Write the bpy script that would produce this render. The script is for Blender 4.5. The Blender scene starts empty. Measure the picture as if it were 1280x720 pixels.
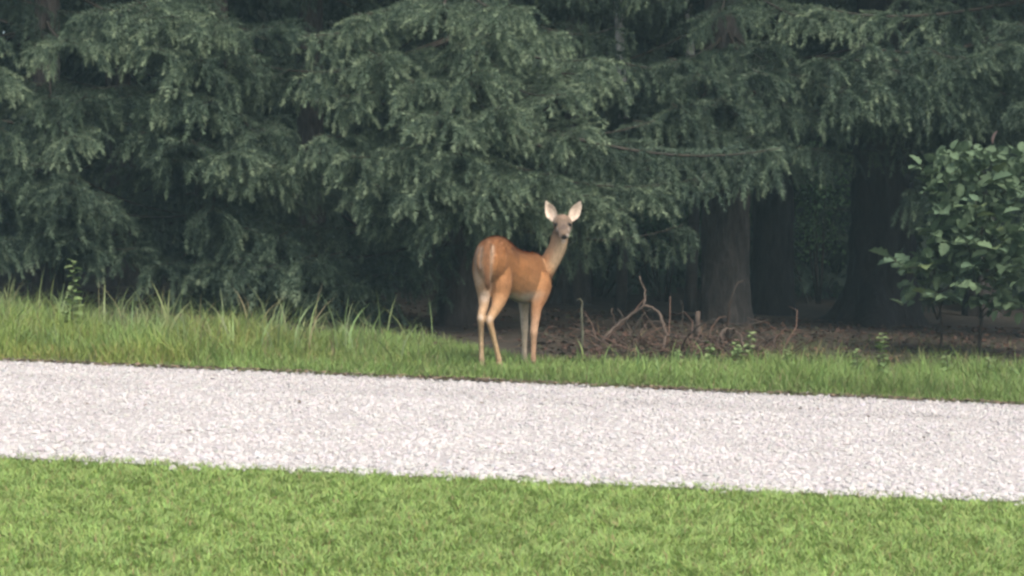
import bpy, bmesh, math, random
import numpy as np
from mathutils import Vector, Matrix
random.seed(7)
RNG = np.random.default_rng(11)
SC = bpy.context.scene
COL = SC.collection
R = math.radians

# ------------------------------------------------------------------ camera, sky, sun, exposure
FPX = 2900.0            # focal length in photo pixels (1280 wide)
CAMZ = 1.6
PITCH = math.atan((360 - 226) / FPX)
cam_d = bpy.data.cameras.new('camera')
cam_d.sensor_width = 36
cam_d.lens = 36 * FPX / 1280
cam_d.clip_start = 0.5
cam_d.clip_end = 3000
cam = bpy.data.objects.new('camera', cam_d)
COL.objects.link(cam)
cam.location = (0, 0, CAMZ)
cam.rotation_euler = (R(90) - PITCH, 0, 0)
SC.camera = cam

SUN_EL, SUN_AZ = R(52), R(152)     # azimuth clockwise from +Y: behind the camera, to the right
w = bpy.data.worlds.new('World')
SC.world = w
w.use_nodes = True
wn = w.node_tree.nodes
bg = wn.get('Background') or wn.new('ShaderNodeBackground')
sky = wn.new('ShaderNodeTexSky')
sky.sky_type = 'NISHITA'
sky.sun_disc = False
sky.sun_elevation = SUN_EL
sky.sun_rotation = SUN_AZ
sky.air_density = 0.9
sky.dust_density = 6.0
sky.ozone_density = 0.6
bg.inputs['Strength'].default_value = 0.14
w.node_tree.links.new(sky.outputs[0], bg.inputs['Color'])
sd = bpy.data.lights.new('sun', 'SUN')
sd.energy = 1.5
sd.angle = R(22)
sd.color = (1.0, 0.93, 0.86)
sun = bpy.data.objects.new('sun', sd)
COL.objects.link(sun)
sun.rotation_euler = (R(90) - SUN_EL, 0, R(180) - SUN_AZ)
sun.location = (5, -10, 30)
SC.view_settings.view_transform = 'Standard'
SC.view_settings.look = 'None'
SC.view_settings.exposure = 0.85
SC.view_settings.gamma = 1
SC.cycles.max_bounces = 6
SC.cycles.diffuse_bounces = 3
SC.cycles.glossy_bounces = 2
SC.cycles.transmission_bounces = 2
SC.cycles.filter_width = 2.7

# ------------------------------------------------------------------ helpers
SLOPE = 0.0435          # the whole place falls gently to the right

def gslope(x):
    return -SLOPE * 40 * np.tanh(np.asarray(x, float) / 40)

def ground_z(x, y):
    return gslope(x)

def P(px, py, Y):
    """point of the place seen at photo pixel (px, py) at depth Y"""
    u, v = (px - 640) / FPX, (360 - py) / FPX
    d = Vector((u, math.cos(PITCH) + v * math.sin(PITCH), v * math.cos(PITCH) - math.sin(PITCH)))
    return Vector((0, 0, CAMZ)) + d * (Y / d.y)

def on_ground(px, Y):
    x = P(px, 226, Y).x
    return Vector((x, Y, float(ground_z(x, Y))))

def tag(o, label=None, cat=None, group=None, kind=None):
    if label: o['label'] = label
    if cat: o['category'] = cat
    if group: o['group'] = group
    if kind: o['kind'] = kind
    return o

def link(name, me, parent=None):
    o = bpy.data.objects.new(name, me)
    COL.objects.link(o)
    if parent is not None: o.parent = parent
    return o

def empty(name, loc, label, cat, group=None):
    o = bpy.data.objects.new(name, None)
    COL.objects.link(o)
    o.location = loc
    return tag(o, label, cat, group)

def np_mesh(name, V, F, mats, col=None, smooth=False, matidx=None):
    """V (n,3); F (m,3) or (m,4) int array, or a list of such arrays"""
    if not isinstance(F, (list, tuple)): F = [F]
    F = [np.asarray(f, np.int32) for f in F if len(f)]
    me = bpy.data.meshes.new(name)
    V = np.asarray(V, np.float32)
    me.vertices.add(len(V))
    me.vertices.foreach_set('co', V.ravel())
    loops = np.concatenate([f.ravel() for f in F])
    tot = np.concatenate([np.full(len(f), f.shape[1], np.int32) for f in F])
    start = np.concatenate([[0], np.cumsum(tot)[:-1]]).astype(np.int32)
    me.loops.add(len(loops))
    me.loops.foreach_set('vertex_index', loops)
    me.polygons.add(len(tot))
    me.polygons.foreach_set('loop_start', start)
    me.polygons.foreach_set('loop_total', tot)
    if matidx is not None:
        me.polygons.foreach_set('material_index', np.asarray(matidx, np.int32))
    me.polygons.foreach_set('use_smooth', np.full(len(tot), smooth, bool))
    if not isinstance(mats, (list, tuple)): mats = [mats]
    for m in mats: me.materials.append(m)
    if col is not None:
        a = me.attributes.new('Col', 'FLOAT_COLOR', 'POINT')
        c = np.ones((len(V), 4), np.float32)
        c[:, :3] = col
        a.data.foreach_set('color', c.ravel())
    me.update(calc_edges=True)
    me.validate()
    return me

def vnoise(x, y, seed=0):
    """smooth value noise in 0..1 on numpy arrays"""
    x = np.asarray(x, float); y = np.asarray(y, float)
    xi, yi = np.floor(x).astype(np.int64), np.floor(y).astype(np.int64)
    fx, fy = x - xi, y - yi
    fx, fy = fx * fx * (3 - 2 * fx), fy * fy * (3 - 2 * fy)
    def h(a, b):
        n = (a * 374761393 + b * 668265263 + seed * 974634777) & 0x7fffffff
        n = ((n ^ (n >> 13)) * 1274126177) & 0x7fffffff
        return ((n ^ (n >> 16)) & 0xffff) / 65535.0
    return (h(xi, yi) * (1 - fx) + h(xi + 1, yi) * fx) * (1 - fy) + (h(xi, yi + 1) * (1 - fx) + h(xi + 1, yi + 1) * fx) * fy

def fbm(x, y, seed=0, n=3):
    s, a, t = 0, 1.0, 0
    for k in range(n):
        s = s + a * vnoise(np.asarray(x) * 2 ** k, np.asarray(y) * 2 ** k, seed + k); t += a; a *= .5
    return s / t

def smooth(a, b, x):
    t = np.clip((np.asarray(x, float) - a) / (b - a), 0, 1)
    return t * t * (3 - 2 * t)

# ------------------------------------------------------------------ materials
def mat(name, color=(.5, .5, .5), rough=.8, attr=False, var=.25, scale=8., bump=0., bscale=None, color2=None, sheen=0., trans=0., stretch=None, spec=.3):
    m = bpy.data.materials.new(name)
    m.use_nodes = True
    nt = m.node_tree; N = nt.nodes; L = nt.links
    b = N.get('Principled BSDF')
    b.inputs['Roughness'].default_value = rough
    b.inputs['Specular IOR Level'].default_value = spec
    if sheen:
        b.inputs['Sheen Weight'].default_value = sheen
    tc = N.new('ShaderNodeTexCoord')
    vec = tc.outputs['Object']
    if stretch:
        mp = N.new('ShaderNodeMapping'); mp.inputs['Scale'].default_value = stretch
        L.new(vec, mp.inputs['Vector']); vec = mp.outputs[0]
    nz = N.new('ShaderNodeTexNoise'); nz.inputs['Scale'].default_value = scale; nz.inputs['Detail'].default_value = 6; nz.inputs['Roughness'].default_value = .65
    L.new(vec, nz.inputs['Vector'])
    if attr:
        at = N.new('ShaderNodeAttribute'); at.attribute_name = 'Col'
        base = at.outputs['Color']
    else:
        mx = N.new('ShaderNodeMix'); mx.data_type = 'RGBA'
        mx.inputs[6].default_value = (*color, 1)
        mx.inputs[7].default_value = (*(color2 or color), 1)
        rp = N.new('ShaderNodeValToRGB'); rp.color_ramp.elements[0].position = .38; rp.color_ramp.elements[1].position = .62
        n2 = N.new('ShaderNodeTexNoise'); n2.inputs['Scale'].default_value = scale * .37; n2.inputs['Detail'].default_value = 5
        L.new(vec, n2.inputs['Vector']); L.new(n2.outputs[0], rp.inputs[0]); L.new(rp.outputs[0], mx.inputs[0])
        base = mx.outputs[2]
    mr = N.new('ShaderNodeMapRange'); mr.inputs[1].default_value = .3; mr.inputs[2].default_value = .7
    mr.inputs[3].default_value = 1 - var; mr.inputs[4].default_value = 1 + var
    L.new(nz.outputs[0], mr.inputs[0])
    ml = N.new('ShaderNodeVectorMath'); ml.operation = 'SCALE'
    L.new(base, ml.inputs[0]); L.new(mr.outputs[0], ml.inputs['Scale'])
    L.new(ml.outputs[0], b.inputs['Base Color'])
    if bump:
        bp = N.new('ShaderNodeBump'); bp.inputs['Strength'].default_value = 1; bp.inputs['Distance'].default_value = bump
        nb = nz
        if bscale:
            nb = N.new('ShaderNodeTexNoise'); nb.inputs['Scale'].default_value = bscale; nb.inputs['Detail'].default_value = 5
            L.new(vec, nb.inputs['Vector'])
        L.new(nb.outputs[0], bp.inputs['Height']); L.new(bp.outputs[0], b.inputs['Normal'])
    if trans:
        tr = N.new('ShaderNodeBsdfTranslucent')
        L.new(ml.outputs[0], tr.inputs['Color'])
        ms = N.new('ShaderNodeMixShader'); ms.inputs[0].default_value = trans
        L.new(b.outputs[0], ms.inputs[1]); L.new(tr.outputs[0], ms.inputs[2])
        L.new(ms.outputs[0], N.get('Material Output').inputs['Surface'])
    return m

M = {}
M['needle'] = mat('spruce_needles', attr=True, rough=.55, var=.12, scale=6, trans=.12)
M['bark'] = mat('spruce_bark', (.038, .034, .031), .95, color2=(.062, .056, .05), var=.5, scale=16, bump=.06, stretch=(1, 1, .3))
M['bark_pale'] = mat('pale_spruce_bark', (.046, .043, .040), .95, color2=(.068, .064, .059), var=.5, scale=16, bump=.06, stretch=(1, 1, .3))  # a little paler, for the thick trunk in front
M['bark_dark'] = mat('dark_spruce_bark', (.014, .014, .014), .95, color2=(.022, .021, .02), var=.4, scale=16, bump=.05, stretch=(1, 1, .3))  # much darker, for the two trunks behind it
M['twigwood'] = mat('twig_bark', (.036, .032, .026), .9, color2=(.055, .048, .038), var=.3, scale=20)
M['pale_bark'] = mat('pale_bark', attr=True, rough=.8, var=.35, scale=9, stretch=(1, 1, 3))
M['grass'] = mat('grass_blades', attr=True, rough=.55, var=.1, scale=5, trans=.25)
M['leaf'] = mat('broad_leaves', attr=True, rough=.8, var=.15, scale=30, trans=.2)
M['stone'] = mat('limestone_gravel', attr=True, rough=.9, var=.12, scale=60)
M['road'] = mat('gravel_bed', (.385, .368, .358), .95, color2=(.45, .43, .418), var=.2, scale=30, bump=.02)
M['lawn'] = mat('lawn_soil', (.15, .21, .06), .95, color2=(.17, .225, .07), var=.3, scale=12, bump=.02)
M['verge'] = mat('verge_soil', (.06, .085, .03), .95, color2=(.07, .075, .035), var=.35, scale=9, bump=.02)
M['floor'] = mat('forest_litter_soil', (.034, .027, .021), .95, color2=(.046, .040, .028), var=.4, scale=7, bump=.03)
M['litter'] = mat('dry_litter', attr=True, rough=.9, var=.2, scale=30)
M['deadwood'] = mat('dead_wood', (.10, .078, .062), .9, color2=(.055, .044, .036), var=.3, scale=25, bump=.004)
M['fur'] = mat('deer_fur', attr=True, rough=.85, var=.13, scale=55, bump=.004, bscale=150, sheen=.15, stretch=(1, 1, .5))
M['hair'] = mat('deer_hair', attr=True, rough=.7, var=.05, scale=20)
M['eye'] = mat('dark_eye', (.008, .007, .006), .3, var=0, spec=.2)

# ------------------------------------------------------------------ ground, road, lawn, verge
def sheet(name, x0, x1, y0, y1, nx, ny, m, lift=0., zf=None, xs=None, ys=None):
    xs = np.linspace(x0, x1, nx) if xs is None else xs
    ys = np.linspace(y0, y1, ny) if ys is None else ys
    nx, ny = len(xs), len(ys)
    X, Y = np.meshgrid(xs, ys)
    Z = ground_z(X, Y) + lift
    if zf is not None: Z = Z + zf(X, Y)
    V = np.stack([X, Y, Z], -1).reshape(-1, 3)
    i = np.arange(nx * ny).reshape(ny, nx)
    F = np.stack([i[:-1, :-1], i[:-1, 1:], i[1:, 1:], i[1:, :-1]], -1).reshape(-1, 4)
    o = link(name, np_mesh(name, V, F, m, smooth=True))
    o['kind'] = 'structure'
    return o

FAR, NEAR = 18.27, 12.42         # the two edges of the road

def far_edge(x):
    return FAR + .17 * (fbm(np.asarray(x) * .9, 0 * np.asarray(x) + 3.3, 5) - .5)

def near_edge(x):
    return NEAR + .16 * (fbm(np.asarray(x) * 1.3, 0 * np.asarray(x) + 1.7, 9) - .5)

gx = np.concatenate([np.linspace(-260, -40, 9), np.linspace(-30, 30, 121), np.linspace(40, 260, 9)])
gy = np.concatenate([np.linspace(-150, 0, 6), np.linspace(4, 17.5, 8), np.linspace(18, 46, 113), np.linspace(50, 420, 10)])
sheet('ground', 0, 0, 0, 0, 0, 0, M['floor'], -.03, xs=gx, ys=gy,
      zf=lambda X, Y: .10 * (fbm(X * .8, Y * .8, 21) - .5) * smooth(20.5, 22, Y))
sheet('lawn', -40, 40, -60, 12.5, 60, 60, M['lawn'], -.012)
sheet('gravel_road', -120, 120, 12.36, 18.32, 400, 24, M['road'], 0,
      zf=lambda X, Y: .03 * np.sin(np.clip((Y - 12.36) / 5.96, 0, 1) * math.pi) + .012 * (fbm(X * 2, Y * 2, 31) - .5))
sheet('verge', -60, 60, 18.2, 22.0, 200, 30, M['verge'], -.004,
      zf=lambda X, Y: -.06 * smooth(21, 22, Y) + .02 * (fbm(X * 2, Y * 2, 41) - .5))

# ------------------------------------------------------------------ tubes
def tube(pts, rad, n=7, cap=True):
    """ring tube through pts: returns verts, tri/quads lists"""
    pts = np.asarray([tuple(p) for p in pts], float); rad = np.asarray(rad, float)
    T = np.gradient(pts, axis=0)
    T /= np.linalg.norm(T, axis=1)[:, None] + 1e-9
    ref = np.array([0, 0, 1.]) if abs(T[0][2]) < .8 else np.array([1., 0, 0])
    V = []
    for p, t, r in zip(pts, T, rad):
        a = np.cross(ref, t); a /= np.linalg.norm(a) + 1e-9
        b = np.cross(t, a)
        ang = np.arange(n) * 2 * math.pi / n
        V.append(p + r * (np.cos(ang)[:, None] * a + np.sin(ang)[:, None] * b))
    V = np.concatenate(V)
    m = len(pts)
    i = np.arange(m * n).reshape(m, n)
    j = np.roll(i, -1, 1)
    F = np.stack([i[:-1], j[:-1], j[1:], i[1:]], -1).reshape(-1, 4)
    tri = []
    if cap:
        V = np.concatenate([V, [pts[0], pts[-1]]])
        c0, c1 = m * n, m * n + 1
        tri = [(c0, j[0][k], i[0][k]) for k in range(n)] + [(c1, i[-1][k], j[-1][k]) for k in range(n)]
    return V, F, np.array(tri, int).reshape(-1, 3)

class Bag:
    """collects pieces of geometry for ONE mesh"""
    def __init__(s): s.V = []; s.F = []; s.C = []; s.n = 0
    def add(s, V, Fs, col=None):
        for f in Fs:
            if len(f): s.F.append(np.asarray(f, int) + s.n)
        s.V.append(np.asarray(V, float)); s.n += len(V)
        if col is not None: s.C.append(np.broadcast_to(np.asarray(col, float), (len(V), 3)))
        return s
    def tube(s, pts, rad, n=6, col=None):
        V, F, t = tube(pts, rad, n); return s.add(V, [F, t], col)
    def mesh(s, name, m, smooth=True):
        q = [f for f in s.F if f.shape[1] == 4]; t = [f for f in s.F if f.shape[1] == 3]
        Fs = ([np.concatenate(q)] if q else []) + ([np.concatenate(t)] if t else [])
        return np_mesh(name, np.concatenate(s.V), Fs, m, np.concatenate(s.C) if s.C else None, smooth)

# ------------------------------------------------------------------ spruce branches
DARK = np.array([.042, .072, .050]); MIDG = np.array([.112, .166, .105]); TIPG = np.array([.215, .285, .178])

def needles_for(p0, p1, tone, rng, per_m=210, nl=.060, nw=.0085):
    """needles round straight shoots p0->p1 (n,3); tone (n,) 0..1 how pale: new growth, plus the light level painted per limb kind"""
    L = np.linalg.norm(p1 - p0, axis=1)
    cnt = np.maximum(6, (L * per_m).astype(int))
    idx = np.repeat(np.arange(len(L)), cnt)
    n = len(idx)
    t = rng.random(n) ** .9
    ax = (p1 - p0) / L[:, None]
    A = ax[idx]
    base = p0[idx] + (p1 - p0)[idx] * t[:, None]
    r = rng.normal(size=(n, 3))
    r -= A * (r * A).sum(1)[:, None]
    r /= np.linalg.norm(r, axis=1)[:, None] + 1e-9
    d = A * (.55 + .7 * t ** 3)[:, None] + r * (.95 - .35 * t ** 3)[:, None]
    d /= np.linalg.norm(d, axis=1)[:, None]
    ln = nl * (1.05 - .35 * t) * rng.uniform(.8, 1.2, n)
    s = np.cross(d, rng.normal(size=(n, 3))); s /= np.linalg.norm(s, axis=1)[:, None] + 1e-9
    wv = s * (nw * .5)
    V = np.stack([base - wv, base + wv, base + d * ln[:, None]], 1).reshape(-1, 3)
    F = np.arange(3 * n).reshape(n, 3)
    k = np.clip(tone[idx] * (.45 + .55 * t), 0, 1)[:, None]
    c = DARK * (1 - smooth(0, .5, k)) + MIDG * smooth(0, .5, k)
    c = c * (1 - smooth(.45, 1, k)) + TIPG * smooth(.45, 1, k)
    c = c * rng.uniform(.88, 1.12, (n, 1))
    return V, F, np.repeat(c, 3, 0)

def make_branch(L, seed, pale=.5, sag=.07, weep=1., dens=1., per_m=400):
    """a Norway spruce limb along +X: wood mesh and needle mesh. Passes (0,0,0) and (L,0,0), hanging between"""
    rng = np.random.default_rng(seed)
    wob = rng.normal(size=4) * .03 * L
    def limb(t):
        t = np.asarray(t, float)
        z = -4 * sag * L * t * (1 - t) * (.7 + .6 * t)
        y = wob[0] * np.sin(t * 3.1) + wob[1] * np.sin(t * 6.2) * .5
        return np.stack([L * t, y, z], -1)
    wood = Bag()
    tt = np.linspace(0, 1, 14)
    wood.tube(limb(tt), .004 + .022 * (L / 3) * (1 - tt) ** .8, 6)
    S0, S1, TN = [], [], []
    t = .30
    while t < .99:
        for side in (-1, 1):
            t0 = min(.99, t + rng.uniform(-.01, .01))
            if rng.random() > dens: continue
            ls = (.22 + .62 * (1 - t0) ** .8) * min(1, .1 + (t0 - .25) * 2.8) * rng.uniform(.65, 1.25) * (L / 2.6) ** .5
            ang = rng.uniform(38, 68) * math.pi / 180
            d = np.array([math.cos(ang), side * math.sin(ang), rng.uniform(-.12, .22)])
            droop = rng.uniform(.06, .36) * weep
            b = limb(t0)
            ns = max(2, int(ls / .17))
            ss = np.linspace(0, 1, ns + 1)
            pts = b + d * ls * ss[:, None] + np.array([0, 0, -1.]) * (droop * ls * ss[:, None] ** 1.7)
            wood.tube(pts[::max(1, ns // 3)], np.linspace(.006, .0025, len(pts[::max(1, ns // 3)])), 3)
            tone_s = np.clip(rng.normal(pale, .16) * (.35 + .8 * t0), 0, 1)
            for k in range(ns):
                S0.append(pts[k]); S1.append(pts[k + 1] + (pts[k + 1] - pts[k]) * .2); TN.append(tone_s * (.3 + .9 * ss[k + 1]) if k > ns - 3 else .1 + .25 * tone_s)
                axs = pts[k + 1] - pts[k]; axs /= np.linalg.norm(axs)
                for sd_ in (-1, 1):
                    if rng.random() < .25: continue
                    lt = rng.uniform(.15, .36) * (1.1 - .35 * ss[k])
                    sidev = np.cross(axs, [0, 0, 1.]); sidev /= np.linalg.norm(sidev) + 1e-9
                    dv = axs * rng.uniform(.35, .8) + sidev * sd_ * rng.uniform(.2, .7) + np.array([0, 0, -1.]) * rng.uniform(.5, 1.5) * weep
                    dv /= np.linalg.norm(dv)
                    p = pts[k + 1]
                    # a shoot of two bent pieces
                    m1 = p + dv * lt * .55
                    d2 = dv + np.array([0, 0, -.45 * weep]); d2 /= np.linalg.norm(d2)
                    m2 = m1 + d2 * lt * .5
                    tn = np.clip(rng.normal(tone_s, .25), 0, 1)
                    S0 += [p, m1]; S1 += [m1, m2]; TN += [tn * .45, tn * 1.15]
        t += rng.uniform(.13, .22) / L
    S0 = np.array(S0); S1 = np.array(S1); TN = np.array(TN)
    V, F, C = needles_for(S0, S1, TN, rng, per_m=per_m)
    # leader at the very tip
    return wood.mesh('branch', M['twigwood']), np_mesh('needles', V, F, M['needle'], C)

BR = {}
for kind, pale, sag, weep, dens in (('bright', .74, .05, .75, 1.), ('dull', .34, .06, .9, 1.), ('bare', .25, .09, 1.3, .7)):  # needles paler on well lit limbs, darker on shaded ones: light painted in
    for L_ in (1.5, 2.3, 3.2):
        BR[kind, L_] = [make_branch(L_, hash((len(kind), int(L_ * 10), v)) % 10000, pale, sag, weep, dens) for v in range(3)]

def place_branch(tree, root, tip, kind='dull', roll=None):
    """a limb from root to tip (world points) as a part of tree, its needles a sub-part"""
    d = tip - root
    L = d.length
    Lk = min((1.5, 2.3, 3.2), key=lambda q: abs(q - L) / q)
    wood, ndl = random.choice(BR[kind, Lk])
    s = L / Lk
    x = d.normalized()
    y = Vector((0, 0, 1)).cross(x).normalized()
    z = x.cross(y)
    m = Matrix((x, y, z)).transposed().to_4x4()
    m = m @ Matrix.Rotation(roll if roll is not None else random.uniform(-.35, .35), 4, 'X')
    sy = random.choice((-1, 1)) * s
    m = Matrix.Translation(root - tree.location) @ m @ Matrix.Diagonal((s, sy * random.uniform(.85, 1.1), s * random.uniform(.9, 1.15), 1))
    b = link('branch', wood, tree)
    b.matrix_local = m
    link('needles', ndl, b)
    return b

def trunk_mesh(h, r, seed, flare=.5, bark='bark'):
    rng = np.random.default_rng(seed)
    n, m = 56, 64
    zs = np.concatenate([np.linspace(-.15, 4, 52), np.linspace(4.5, h, 12)])
    ang = np.arange(n) * 2 * math.pi / n
    Z, A = np.meshgrid(zs, ang, indexing='ij')
    lobes = np.zeros(n)
    for k in range(5):
        c = rng.uniform(0, 6.28)
        lobes += np.exp(-((np.angle(np.exp(1j * (ang - c)))) / .3) ** 2) * rng.uniform(.4, 1)
    rr = r * np.clip(1 - Z / h, .02, 1) ** .8 * (1 + np.exp(-np.maximum(Z, 0) / .22) * flare * (.25 + lobes[None, :]))
    rr = rr * (1 + .09 * (vnoise(A * 5.1, Z * 3, seed) - .5) * 2 + .06 * (vnoise(A * 4.456, Z * 9, seed + 1) - .5))
    wx = .02 * np.sin(Z * .7 + seed); wy = .02 * np.cos(Z * .6 + seed)
    V = np.stack([rr * np.cos(A) + wx, rr * np.sin(A) + wy, Z], -1).reshape(-1, 3)
    i = np.arange(n * m).reshape(m, n); j = np.roll(i, -1, 1)
    F = np.stack([i[:-1], j[:-1], j[1:], i[1:]], -1).reshape(-1, 4)
    return np_mesh('trunk', V, F, M[bark], smooth=True)

def coarse_sprays(rng, bag_V, bag_C, root, az, L, up=-.2, n=46, tone=.4, big=1.):
    """a far or high branch: broad hanging sprays of needles as leaf-sized faces"""
    d = np.array([math.cos(az), math.sin(az), up]); d /= np.linalg.norm(d)
    side = np.array([-math.sin(az), math.cos(az), 0])
    t = rng.random(n) ** .7
    sp = rng.normal(size=n) * .28 * (1.15 - t)
    base = root + d * (L * t)[:, None] + side * (sp * L * .6)[:, None] + np.array([0, 0, -1.]) * (np.abs(sp) * .3)[:, None]
    dv = d * rng.uniform(.1, .8, n)[:, None] + side * rng.normal(size=n)[:, None] * .5 + np.array([0, 0, -1.]) * rng.uniform(.2, 1., n)[:, None]
    dv /= np.linalg.norm(dv, axis=1)[:, None]
    s = np.cross(dv, rng.normal(size=(n, 3))); s /= np.linalg.norm(s, axis=1)[:, None]
    l = rng.uniform(.2, .42, n)[:, None] * big; wd = rng.uniform(.04, .08, n)[:, None] * big
    tri = np.stack([base - s * wd, base + s * wd, base + dv * l], 1)
    bag_V.append(tri.reshape(-1, 3))
    c = (DARK * (1 - tone) + MIDG * tone) * rng.uniform(.7, 1.3, (n, 1))
    bag_C.append(np.repeat(c, 3, 0))

def crown_mesh(name, z0, z1, Lmax, nb, seed, n=46, tone=.4):
    rng = np.random.default_rng(seed)
    V, C = [], []
    for k in range(nb):
        f = (k + rng.random()) / nb
        z = z0 + (z1 - z0) * f
        coarse_sprays(rng, V, C, np.array([0, 0, z]), rng.uniform(0, 6.283), Lmax * (1 - f * .92) * rng.uniform(.75, 1.1), rng.uniform(-.45, .0), n, tone)
    V = np.concatenate(V)
    return np_mesh(name, V, np.arange(len(V)).reshape(-1, 3), M['needle'], np.concatenate(C))

CROWNS = [crown_mesh('upper_crown', 5.2, 15.5, 3.2, 110, 70 + k, 70) for k in range(2)]

def spruce(px, Y, r, label, seed, tips=(), fill=(1.2, 5.6, .5, 4), fill_len=2.4, kind='dull', fill_kind='bare', front=False, h=16., group='spruce trees at the edge of the wood', bark='bark', flare=.5):
    base = on_ground(px, Y)
    t = empty('spruce_tree', base, label, 'tree', group)
    link('trunk', trunk_mesh(h, r, seed, flare, bark), t)
    link('upper_crown', CROWNS[seed % 2], t).rotation_euler.z = seed * 1.3
    random.seed(seed)
    for tip in tips:
        tx, ty, tY = tip[:3]
        k = tip[3] if len(tip) > 3 else kind
        rise = tip[4] if len(tip) > 4 else random.uniform(.25, .7)
        p = P(tx, ty, tY)
        root = Vector((base.x, base.y, p.z + rise))
        place_branch(t, root, p, k)
    z0, z1, step, per = fill
    z = z0
    while z < z1:
        for q in range(per):
            az = random.uniform(0, 2 * math.pi)
            L = fill_len * random.uniform(.7, 1.1)
            root = Vector((base.x, base.y, base.z + z + random.uniform(-.15, .15)))
            p = root + Vector((math.cos(az) * L, math.sin(az) * L, random.uniform(-.55, .0) * L * .6))
            if not front and p.y < base.y - .5: continue
            place_branch(t, root, p, fill_kind)
        z += step
    return t

B, D_, E_ = 'bright', 'dull', 'bare'
spruce(-60, 26.0, .2, 'spruce cut off by the left edge of the photograph, pale hanging tips', 3,
       [(-5, 80, 24.0, B), (-20, 30, 24.2), (5, 160, 24.2), (10, 240, 24.4), (-15, 300, 24.5), (-60, 200, 24.)], fill_len=2.2)
spruce(60, 26.6, .17, 'spruce with narrow drooping sprays above the tall grass and leafy weed', 4,
       [(82, 48, 24.2, B), (60, 118, 24.3), (108, 118, 24.4), (95, 170, 24.0, B), (60, 205, 24.2), (92, 225, 24.0), (75, 255, 24.3), (115, 245, 24.4),
        (50, 290, 24.6), (100, 300, 24.6), (150, 270, 24.9), (170, 310, 25.)], fill_len=2.2)
spruce(265, 26.8, .2, 'spruce left of the bright central one with stepped sprays and a dark hollow', 5,
       [(120, 8, 24.6), (170, 0, 24.3, B), (215, 18, 24.2, B), (275, 25, 24.1, B), (330, 30, 24.4), (200, 62, 24.2, B), (250, 70, 24.2), (300, 60, 24.3),
        (225, 110, 24.3, B), (265, 125, 24.2), (160, 118, 24.8, E_), (175, 165, 24.6), (240, 175, 24.2), (285, 190, 24.1, B), (330, 160, 24.3), (345, 205, 24.2, B),
        (215, 200, 24.6), (390, 190, 24.5), (265, 262, 24.7), (310, 285, 24.6), (360, 290, 24.6), (300, 325, 24.6), (345, 330, 24.4), (390, 320, 24.6), (430, 315, 24.8),
        (440, 355, 24.8), (480, 375, 25.), (365, 370, 24.8), (510, 340, 25.2), (200, 330, 25.2), (240, 370, 25.3)])
spruce(575, 25.8, .22, 'bright central spruce whose pale tipped sprays hang behind the deer', 6,
       [(378, 45, 24.4, B), (392, 90, 24.2, B), (425, 120, 23.9, B), (440, 18, 24.0, B), (462, 62, 23.6, B), (560, 8, 23.1, B), (640, 5, 23.1, B), (610, 42, 22.9, B), (690, 38, 23.3, B),
        (745, 72, 23.9, B), (770, 92, 24.2, B), (510, 100, 23.0, B), (590, 86, 22.7, B), (700, 118, 23.2, B), (545, 140, 22.7, B), (625, 132, 22.7, B),
        (398, 168, 24.0, B), (440, 195, 23.6, B), (500, 185, 23.1, B), (575, 190, 22.8, B), (715, 165, 23.4, B), (540, 225, 22.9, B), (620, 222, 22.8, B), (690, 215, 23.2, B), (470, 232, 23.6), (580, 262, 23.3), (660, 255, 23.4),
        (735, 245, 24.0), (780, 262, 24.4), (825, 232, 24.7), (975, 185, 25.0, D_, .45), (500, 265, 24.2), (880, 222, 25.0, D_, .3), (535, 335, 24.9, E_), (575, 310, 24.9, E_), (500, 320, 24.9, E_), (550, 372, 25.2, E_)], kind=B)
spruce(905, 28.3, .30, 'spruce with thick bare bark trunk standing right of the fallen branch', 7,
       [(780, 78, 26.2), (835, 72, 26.1), (870, 90, 26.0), (955, 45, 26.3, D_, .0), (950, 90, 26.0), (985, 128, 26.2), (900, 120, 25.9), (840, 130, 26.1), (790, 150, 26.3), (890, 165, 26.0),
        (940, 170, 26.2), (1010, 95, 26.4), (1030, 185, 26.4), (990, 205, 26.5), (940, 215, 26.3), (860, 205, 26.4), (800, 210, 26.5), (900, 10, 26.2), (1000, 20, 26.3, B)],
       fill=(2.6, 5.6, .42, 5), fill_kind=E_, bark='bark_pale', flare=.22)
spruce(1335, 28.2, .22, 'spruce above the broadleaf shrub at the right edge, long level sprays', 8,
       [(1030, 10, 26.2, B), (1020, 70, 26.3), (1070, 55, 26.2), (1110, 85, 26.0), (1160, 60, 25.9), (1275, 25, 26.0), (1245, 55, 25.8, B), (1200, 70, 25.9), (1160, 132, 26.1), (1120, 112, 26.2), (1075, 112, 26.3),
        (1050, 115, 26.3), (1200, 120, 26.1), (1250, 115, 26.0), (1300, 90, 26.0), (1290, 150, 26.2), (1240, 150, 26.5), (1080, 100, 26.1)],
       fill=(2.7, 5.6, .42, 5))
spruce(1400, 27.0, .22, 'spruce just past the right edge behind the shrub', 9,
       [(1290, 60, 25.4), (1300, 130, 25.4), (1310, 190, 25.4)], fill=(2.0, 5.6, .5, 4))
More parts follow.
